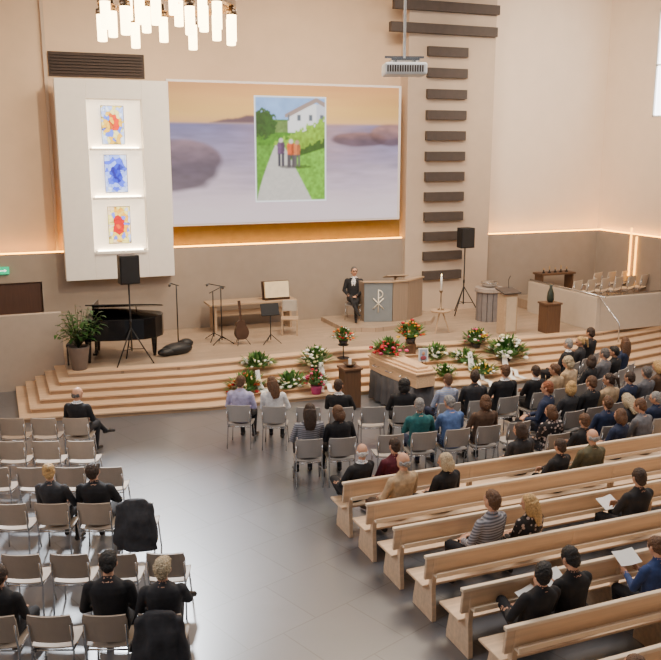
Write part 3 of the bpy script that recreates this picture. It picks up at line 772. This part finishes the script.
mic(4.05,20.4,1.65,60,-.4,'black boom microphone stand beside the piano')
mic(5.25,20.75,1.5,0,-.3,'black microphone stand beside a guitar')
mic(5.15,21.2,1.3,30,.3,'black microphone stand in front of wooden table')
add('equipment_bag',MB().blob((0,0,.12),(.42,.22,.16),seg=14,rings=8).blob((.3,.1,.2),(.2,.16,.12),seg=12,rings=7).blob((-.3,-.05,.1),(.25,.16,.1),seg=12,rings=7),black,None,(3.95,20.1,Z),(0,0,.3),True,label='black cloth equipment bag lying on the stage',category='bag')
gt=root('guitar',(5.7,20.5,Z),10,label='dark acoustic guitar resting upright on a stand',category='guitar')
T=Matrix.Translation((0,0,.12))@Matrix.Rotation(R(78),4,'X')
def gout():
    pts=[]
    for i in range(32):
        t=2*math.pi*i/32; y=.25-.25*math.cos(t); w=(.2*abs(math.sin(t))**.7)*(1-.18*math.exp(-((y-.3)/.07)**2))*(1 if y<.3 else .8); pts.append((math.copysign(w,math.sin(t)),y))
    return pts
gwood=mat('guitar_wood',(.06,.03,.018),.3,var=.2)
add('guitar_body',MB().prism(gout(),0,.1,0,T),gwood,gt,bevel=.006)
add('neck',MB().box(-.025,.025,.48,.85,.09,.115,0,T).box(-.035,.035,.85,1.0,.085,.11,0,T),gwood,gt)
add('guitar_stand',MB().tube([(-.18,-.15,0),(0,.12,.35),(.18,-.15,0)],.01).tube([(0,.12,.35),(0,.3,0)],.01),black,gt)
ms=root('music_stand',(6.42,20.3,Z),0,label='black folding orchestral music stand',category='music stand')
add('pole',MB().tube([(0,0,.1),(0,0,.78)],.014),black,ms,smooth=True)
add('desk',MB().box(-.24,.24,-.012,.012,0,.30,0,Matrix.Translation((0,0,.75))@Matrix.Rotation(R(-18),4,'X')).box(-.24,.24,-.06,.0,.74,.755),black,ms)
for a in (90,210,330):
    t=R(a); add('leg',MB().tube([(0,0,.25),(.28*math.cos(t),.28*math.sin(t),.01)],.01),black,ms)
tb=root('side_table',(6.5,22.35,Z),0,label='long oak table with panel legs against the wall',category='table')
tw=mat('table_wood',(.44,.31,.20),.5,var=.12,kind='wood')
add('table_top',MB().box(-1.25,1.25,-.35,.35,.74,.8),tw,tb,bevel=.008)
for x in (-1.1,1.05): add('leg',MB().box(x,x+.06,-.28,.28,0,.74),tw,tb)
add('cross_rail',MB().box(-1.1,1.1,-.02,.02,.4,.55),tw,tb)
bb=root('open_bible',(7.2,22.2,Z+.8),0,label='large open book with pale pages on display stand',category='book')
add('book_stand',MB().box(-.40,.40,0,.04,0,.52,0,Matrix.Rotation(R(-10),4,'X')).box(-.36,.36,-.12,.02,0,.04),gwood,bb)
for s in (-1,1): add('page',MB().box(0,s*.36,-.09,-.02,.05,.50,0,Matrix.Rotation(R(-10),4,'X')@Matrix.Rotation(R(-7*s),4,'Z')),mat('old_paper',(.85,.70,.45),.7),bb)
wc=root('wooden_chair',(7.25,21.2,Z),160,label='wooden chair with light padded back beside music stand',category='chair')
add('seat',MB().box(-.23,.23,-.22,.22,.42,.46),tw,wc,bevel=.01)
add('backrest',MB().box(-.22,.22,-.24,-.2,.6,.90),mat('chair_cushion',(.45,.40,.34),.8),wc,bevel=.01)
for x in (-.2,.2):
    add('leg',MB().box(x-.02,x+.02,-.24,-.2,0,.90),tw,wc); add('leg',MB().box(x-.02,x+.02,.18,.22,0,.42),tw,wc)
DZ=Z+.12
add('pulpit_dais',MB().prism([(8.7,22.6),(8.7,20.9),(9.6,20.55),(11.4,20.9),(11.9,21.6),(11.9,22.6)],Z,DZ),[oakfloor],label='low oak dais under the pulpit',category='platform')
pu=root('pulpit',(10.35,21.25,DZ),-8,label='brown faceted wooden pulpit with pale chi-rho emblem',category='pulpit')
pum=mat('pulpit_brown',(.27,.20,.145),.55,var=.1,kind='woodz')
PM0=Matrix.Translation((-.02,-.02,0))@Matrix.Rotation(R(-10),4,'Z'); PM1=Matrix.Translation((-.02,-.02,0))@Matrix.Rotation(R(14),4,'Z'); PM2=Matrix.Translation((.46,.1,0))@Matrix.Rotation(R(42),4,'Z')
add('emblem_panel',MB().box(-.80,0,-.06,.04,0,1.12,0,PM0),mat('pulpit_bluegrey',(.19,.215,.235),.55,var=.05),pu,bevel=.01,label='blue-grey panel bearing the emblem')
add('front_panel',MB().box(0,.5,-.05,.05,0,1.12,0,PM1),pum,pu,bevel=.01)
add('side_panel',MB().box(0,.85,-.05,.05,0,1.12,0,PM2),pum,pu,bevel=.01)
add('side_panel',MB().box(-.05,.05,0,.6,0,1.12,0,Matrix.Translation((-.75,.12,0))@Matrix.Rotation(R(10),4,'Z')),pum,pu,bevel=.01)
add('reading_desk',MB().box(-.32,.32,-.22,.22,0,.03,0,Matrix.Translation((.2,.35,1.22))@Matrix.Rotation(R(-14),4,'X')).box(.16,.24,.2,.4,.9,1.2),tw,pu,bevel=.005)
add('top_rail',MB().box(-.84,.02,-.10,.06,1.12,1.16,0,PM0).box(-.02,.52,-.09,.07,1.12,1.16,0,PM1).box(-.02,.88,-.08,.09,1.12,1.16,0,PM2),tw,pu,bevel=.005)
em=MB(); Y=-.075
em.tube([(0,Y,-.32),(0,Y,.32)],.016,8)
em.tube([(0,Y,.31)]+[(.12*math.sin(R(a)),Y,.195+.11*math.cos(R(a))) for a in range(10,171,16)]+[(0,Y,.085)],.015,8)
em.tube([(-.15,Y,-.22),(.15,Y,.08)],.015,8); em.tube([(-.15,Y,.08),(.15,Y,-.22)],.015,8)
for i in range(len(em.v)): em.v[i]=PM0@(em.v[i]+Vector((-.40,0,.60)))
add('emblem',em,mat('pale_emblem',(.88,.82,.68),.4,.1),pu,smooth=True,label='pale chi-rho cross emblem')
person(9.45,21.95,DZ,150,'official','short','dark grey','black','black','chair beside pulpit',collar=1,sc=1.12,grp='')
chair(9.45,21.95,150,DZ)
rt=root('round_table',(11.15,19.9,Z),0,label='small round wooden table with three splayed legs',category='table')
add('table_top',MB().lathe([(.26,.58),(.28,.6),(.28,.62),(.26,.63)]),tw,rt,smooth=False)
for a in (90,210,330):
    t=R(a); add('leg',MB().tube([(.05*math.cos(t),.05*math.sin(t),.58),(.26*math.cos(t),.26*math.sin(t),0)],.018),tw,rt)
cd=root('candle_holder',(11.15,19.9,Z+.63),0,label='tall white candle in a dark metal holder',category='candle')
add('holder',MB().lathe([(.09,0),(.09,.02),(.02,.04),(.015,.45),(.05,.5),(.05,.53)]),brass,cd,smooth=True)
add('candle',MB().lathe([(.028,.53),(.028,.9),(.02,.91)]),paper,cd,smooth=True)
add('flame',MB().blob((0,0,.95),(.012,.012,.035)),mat('flame',(1,.7,.3),.5,emit=12,var=0),cd,smooth=True)
bf=root('baptismal_font',(13.3,20.9,Z),0,label='grey cylindrical baptismal font with bowl on top',category='font')
fm=mat('font_grey',(.20,.18,.18),.5,var=.1)
m=MB()
for i in range(14):
    t=2*math.pi*i/14; m.box(-.07,.07,-.02,.02,0,.85,0,Matrix.Rotation(t,4,'Z')@Matrix.Translation((0,.34,0)))
add('slatted_base',m.lathe([(.3,0),(.3,.85)]),fm,bf)
add('rim',MB().lathe([(.40,.85),(.42,.87),(.42,.97),(.36,.98)]),mat('font_rim',(.38,.32,.28),.5),bf)
add('bowl',MB().lathe([(.10,.98),(.2,1.02),(.26,1.12),(.25,1.13),(.18,1.05)]),chrome,bf,smooth=True)
le=root('lectern',(12.75,19.1,Z),6,label='narrow oak lectern with slanted top and microphone',category='lectern')
add('lectern_body',MB().box(-.22,.22,-.16,.16,0,1.1),tw,le,bevel=.01)
add('front_panel',MB().box(-.17,.17,-.175,-.16,.08,1.02),mat('lectern_panel',(.56,.45,.33),.5,var=.06),le,bevel=.004)
add('slanted_top',MB().box(-.28,.28,-.22,.22,0,.04,0,Matrix.Translation((0,0,1.16))@Matrix.Rotation(R(14),4,'X')),slatm,le,bevel=.005)
add('microphone',MB().tube([(.1,.1,1.2),(.1,.12,1.45),(.06,.0,1.58)],.008),black,le)
dw=mat('dark_wood',(.12,.062,.033),.45,var=.15,kind='woodz')
wb=root('plinth',(13.95,18.85,Z),0,label='dark stained wooden plinth',category='plinth')
add('plinth_body',MB().box(-.22,.22,-.2,.2,0,.78),dw,wb,bevel=.01); add('plinth_top',MB().box(-.25,.25,-.23,.23,.78,.83),dw,wb,bevel=.008)
add('vase',MB().lathe([(.07,0),(.1,.08),(.09,.25),(.035,.4),(.05,.48),(.04,.48)]),mat('vase_dark',(.03,.04,.03),.3),None,(13.95,18.85,Z+.83),(0,0,0),True,label='dark slender vase standing on plinth',category='vase')
TZ=Z+.28
ct=root('side_table',(16.6,22.3,TZ),0,label='narrow dark table carrying small candles',category='table')
add('table_top',MB().box(-.65,.65,-.25,.25,.72,.78),dw,ct,bevel=.006)
for x in (-.6,.55): add('leg',MB().box(x,x+.05,-.2,.2,0,.72),dw,ct)
cdk=mat('candle_amber',(.45,.30,.16),.5)
for i in range(5):
    c=root('candle',(16.15+i*.22,22.25,TZ+.78),0,label='small amber candle in a dark holder',category='candle',group='candles on side table')
    add('holder',MB().lathe([(.05,0),(.05,.02),(.02,.04),(.02,.1)]),black,c); add('wax',MB().lathe([(.025,.1),(.025,.16+.06*(i%2))]),cdk,c)
for i in range(6): chair(15.75+i*.54,20.35+.05*i,20,TZ,'light beige shell chair behind low balustrade','stage chairs',shell3)
for i in range(3): chair(17.4+i*.54,21.5,20,TZ,'light beige shell chair behind low balustrade','stage chairs',shell3)
# ---------------------------------------------------------------- coffin group
CX,CY,CR=8.0,15.95,-84
cf=root('bier',(CX,CY,0),CR,label='wheeled bier covered by pleated grey cloth',category='bier')
m=MB(); n=120
def rect(t,a,b):
    P=2*(2*a+2*b); s=t*P
    if s<2*a: return (-a+s,-b),(0,-1)
    s-=2*a
    if s<2*b: return (a,-b+s),(1,0)
    s-=2*b
    if s<2*a: return (a-s,b),(0,1)
    s-=2*a; return (-a,b-s),(-1,0)
for zi,z in enumerate((.04,.35,.68)):
    for i in range(n):
        (x,y),(nx_,ny_)=rect(i/n,.86,.28); w=.025*math.sin(i*.9)*(1.3-.5*zi)+.03*(1-zi*.5); m.v.append(Vector((x+nx_*w,y+ny_*w,z)))
for zi in range(2):
    for i in range(n):
        j=(i+1)%n; m.f.append([zi*n+i,zi*n+j,(zi+1)*n+j,(zi+1)*n+i]); m.m.append(0)
m.f.append([2*n+i for i in range(n)]); m.m.append(0)
add('drape',m,mat('drape_grey',(.08,.076,.082),.9,var=.1),cf,smooth=True)
for x in (-.75,.75):
    for y in (-.22,.22): add('wheel',MB().tube([(x-.0,y-.015,.05),(x,y+.015,.05)],.05,12),black,cf)
co=root('coffin',(CX,CY,.68),CR,label='light wooden coffin with stepped lid on bier',category='coffin')
cw=mat('coffin_wood',(.74,.49,.29),.4,var=.15,kind='wood')
def hexa(a,b): return [(-a,-b*.85),(-a*.35,-b),(a,-b*.8),(a,b*.8),(-a*.35,b),(-a,b*.85)]
add('coffin_body',MB().prism(hexa(.96,.29),0,.28),cw,co,bevel=.01)
add('lid',MB().prism(hexa(.99,.32),.28,.32).prism(hexa(.93,.26),.32,.37).prism(hexa(.84,.17),.37,.42),cw,co,bevel=.01)
for s in (-1,1):
    for x in (-.55,.0,.55): add('handle',MB().tube([(x-.1,s*.26,.17),(x-.1,s*.34,.15),(x+.1,s*.34,.15),(x+.1,s*.26,.17)],.012),chrome,co)
def flowers(x,y,r,h,cols,pot=None,lab='',n=40,z=None,st=0,sxy=(1,1)):
    if z is None: z=zat(x,y)+st
    c=root('flower_arrangement',(x,y,z-st),random.uniform(0,360),label=lab,category='flowers')
    zb=st
    if pot:
        pc,pr,ph=pot
        add('pot',MB().lathe([(pr*.7,zb),(pr*.75,zb+.01),(pr,zb+ph),(pr*.9,zb+ph),(pr*.8,zb+ph*.8)]),pc,c,smooth=True); zb+=ph
    m=MB()
    for i in range(170):
        a=random.random()*6.28; e=random.uniform(-.05,1.5); d=Vector((math.cos(a)*math.cos(e)*sxy[0],math.sin(a)*math.cos(e)*sxy[1],math.sin(e)*.9))
        q=Vector((0,0,zb+.03))+Vector((d.x*r*.75,d.y*r*.75,d.z*h*.7)); m.leaf(q,d+Vector((0,0,.25)),r*random.uniform(.3,.85),r*.08,.1,i%2)
    m.blob((0,0,zb+h*.3),(r*.7*sxy[0],r*.7*sxy[1],h*.3),0,12,7)
    add('foliage',m,[green,green2],c)
    b=MB()
    for i in range(n):
        a=random.random()*6.28; e=random.uniform(.02,1.5); rr=r*random.uniform(.7,1.25)
        q=Vector((math.cos(a)*math.cos(e)*rr*sxy[0],math.sin(a)*math.cos(e)*rr*sxy[1],zb+.04+math.sin(e)*h*random.uniform(.7,1.3))); s=r*random.uniform(.07,.17)
        b.blob(q,(s,s,s*.6),i%len(cols),7,4)
    add('blossoms',b,cols,c,smooth=True)
    return c
fw_=mat('petal_white',(.88,.87,.80),.6); fy=mat('petal_yellow',(.85,.52,.03),.6); fo=mat('petal_orange',(.8,.18,.015),.6); fr=mat('petal_red',(.45,.006,.012),.6); fp=mat('petal_pink',(.75,.06,.2),.6)
fg=mat('petal_cream',(.8,.72,.38),.6); potd=mat('pot_dark',(.05,.04,.04),.5); potp=mat('pot_pink',(.5,.05,.18),.5)
flowers(5.02,17.75,.42,.26,[fr,fo,fg],None,'red and orange funeral bouquet lying on the steps',sxy=(1.1,.8))
flowers(5.55,18.6,.36,.11,[fw_,fw_,fg],None,'white funeral wreath lying on the steps',sxy=(1,1))
flowers(6.05,17.7,.36,.17,[fw_,fw_,fg],None,'white flower bouquet lying on the steps',sxy=(1.25,.75))
flowers(6.85,18.2,.36,.30,[fw_,fg],(potd,.14,.12),'white flower arrangement on the steps')
flowers(6.52,17.25,.25,.28,[fp,fr,fp],(potp,.14,.2),'pink potted flowers on the steps')
c=flowers(7.72,18.55,.26,.24,[fr,fw_,fo],(potd,.12,.1),'red and white flowers on a small metal stand',st=.35)
add('flower_stand',MB().tube([(0,0,.0),(0,0,.35)],.015).lathe([(.15,0),(.15,.015)]).lathe([(.13,.33),(.13,.35)]),black,c)
c=flowers(9.5,18.45,.34,.32,[fo,fy,fr],(potd,.14,.14),'orange and yellow flower arrangement on a stand',st=.25)
add('flower_stand',MB().box(-.13,.13,-.13,.13,0,.25),dw,c)
flowers(10.1,18.2,.36,.16,[fw_,fg],None,'white flower arrangement near the pulpit',sxy=(1.3,.7))
flowers(11.35,18.35,.34,.26,[fy,fp,fw_],(potd,.13,.12),'yellow and pink flower arrangement on the steps')
flowers(10.7,17.75,.34,.20,[fw_,fg],None,'white bouquet with greenery on the steps',sxy=(.75,1.25))
flowers(11.78,17.6,.46,.42,[fw_,fw_,fg],(potd,.14,.1),'large white flower arrangement with ribbon',n=56)
flowers(9.8,17.2,.28,.16,[fw_,fg],None,'pale bouquet resting on the steps',sxy=(1.2,.8))
flowers(10.75,17.0,.28,.18,[fy,fw_],None,'yellow and white bouquet on the steps',sxy=(1.2,.8))
flowers(CX-.04,CY+.55,.34,.18,[fr,fr,fr,fp],None,'dark red rose spray lying on the coffin',z=1.09,n=60,sxy=(.95,1.3))
def ribbon(x,y,rot,L=.8):
    z0=zat(x,y)
    c=root('ribbon',(x,y,z0),0,label='long white satin mourning ribbon trailing down the steps',category='ribbon',group='mourning ribbons')
    for s in (-1,1):
        m=MB(); N_=16; a=R(rot)+s*.16
        for i in range(N_+1):
            t=i/N_; px=math.sin(a)*t*L; py=-math.cos(a)*t*L
            zz=max(zat(x+px,y+py),zat(x+px,y+py+.08))-z0+.02+.3*(1-min(1,t*4))**2+.008*math.sin(i*1.7)
            cx,cy=math.cos(a)*.055,math.sin(a)*.055
            m.v+= [Vector((px-cx,py-cy,zz)),Vector((px+cx,py+cy,zz+.01))]
            if i: m.f.append([2*i-2,2*i-1,2*i+1,2*i]); m.m.append(0)
        add('ribbon_tail',m,paper,c,smooth=True)
ribbon(5.3,17.8,14,.9); ribbon(10.65,17.5,-8,1.0); ribbon(11.55,17.4,-4,.9); ribbon(6.9,17.95,-10,.8)
pd=root('plinth',(6.98,16.4,0),0,label='dark wooden plinth with candle bowl near the coffin',category='plinth')
add('plinth_body',MB().box(-.19,.19,-.19,.19,0,.85),dw,pd,bevel=.01); add('plinth_top',MB().box(-.22,.22,-.22,.22,.85,.9),dw,pd,bevel=.008)
cbw=root('candle_bowl',(6.98,16.4,.9),0,label='shallow bronze bowl with a lit white candle',category='candle')
add('bowl',MB().lathe([(.06,0),(.08,.02),(.15,.08),(.14,.085),(.07,.03)]),brass,cbw,smooth=True); add('candle',MB().lathe([(.035,.03),(.035,.17)]),paper,cbw); 
pf=root('photo_frame',(8.75,16.3,0),-18,label='small white-framed portrait photograph standing near the coffin',category='picture frame')
T=Matrix.Rotation(R(-8),4,'X')
add('frame',MB().box(-.11,.11,-.015,.015,.85,1.15,0,T),white,pf,bevel=.005)
add('portrait_print',MB().box(-.085,.085,-.02,-.016,.875,1.125,0,T).blob(Vector((0,.11,1.03)),(.035,.012,.045),1,10,6).blob(Vector((0,.1,.93)),(.07,.012,.05),2,10,6),[mat('print_bg',(.35,.4,.5),.5),skins[0],mat('print_cloth',(.35,.08,.1),.7)],pf)
add('easel',MB().tube([(-.18,-.05,0),(0,.16,1.15),(.18,-.05,0)],.012).tube([(0,.16,1.15),(0,.35,0)],.012),dw,pf)

# ---------------------------------------------------------------- lights
def area(name,loc,rot,sx,sy,e,col):
    l=D.lights.new(name,'AREA'); l.shape='RECTANGLE'; l.size=sx; l.size_y=sy; l.energy=e; l.color=col
    o=D.objects.new(name,l); COLL.objects.link(o); o.location=loc; o.rotation_euler=[R(a) for a in rot]; return o
area('ceiling_light',(8,18,10.8),(0,0,0),5,2.5,1050,(1,.82,.62))
area('ceiling_light',(8,9.5,10.8),(0,0,0),6,3,720,(1,.93,.86))
area('daylight',(-4.8,9,7.5),(0,-75,0),4,10,750,(.82,.90,1))
area('daylight',(18.8,12,8),(0,75,0),3,6,400,(.88,.93,1))
def spot(loc,tgt,e,col,ang=60,soft=.3):
    l=D.lights.new('unseen_spot','SPOT'); l.energy=e; l.color=col; l.spot_size=R(ang); l.spot_blend=.9; l.shadow_soft_size=soft
    o=D.objects.new('unseen_spot',l); COLL.objects.link(o); o.location=loc; d=Vector(tgt)-Vector(loc); o.rotation_euler=d.to_track_quat('-Z','Y').to_euler()
spot((13,14,10.5),(17.0,23,7),3500,(1,.84,.63),60)
spot((6,14,10.5),(2.0,23,5.5),2500,(1,.83,.58),55)
spot((6,12,10.5),(8,19,.6),1700,(1,.80,.56),60)
spot((12,12,10.5),(12,19,.6),1700,(1,.80,.56),60)
spot((3.1,21.8,9.25),(1.2,11.8,0),16000,(.88,.94,1),26,.5)  # unseen spot added only to put a glossy patch on the floor
W=D.worlds.new('World'); SC.world=W; W.use_nodes=True
W.node_tree.nodes['Background'].inputs[0].default_value=(.95,.95,1,1); W.node_tree.nodes['Background'].inputs[1].default_value=.22
# ---------------------------------------------------------------- camera
cam=D.cameras.new('Camera'); co_=D.objects.new('Camera',cam); COLL.objects.link(co_)
co_.location=(0,0,5.5); co_.rotation_euler=(R(78),0,R(-21.7)); cam.sensor_width=36; cam.lens=45.97; cam.clip_end=100
SC.camera=co_
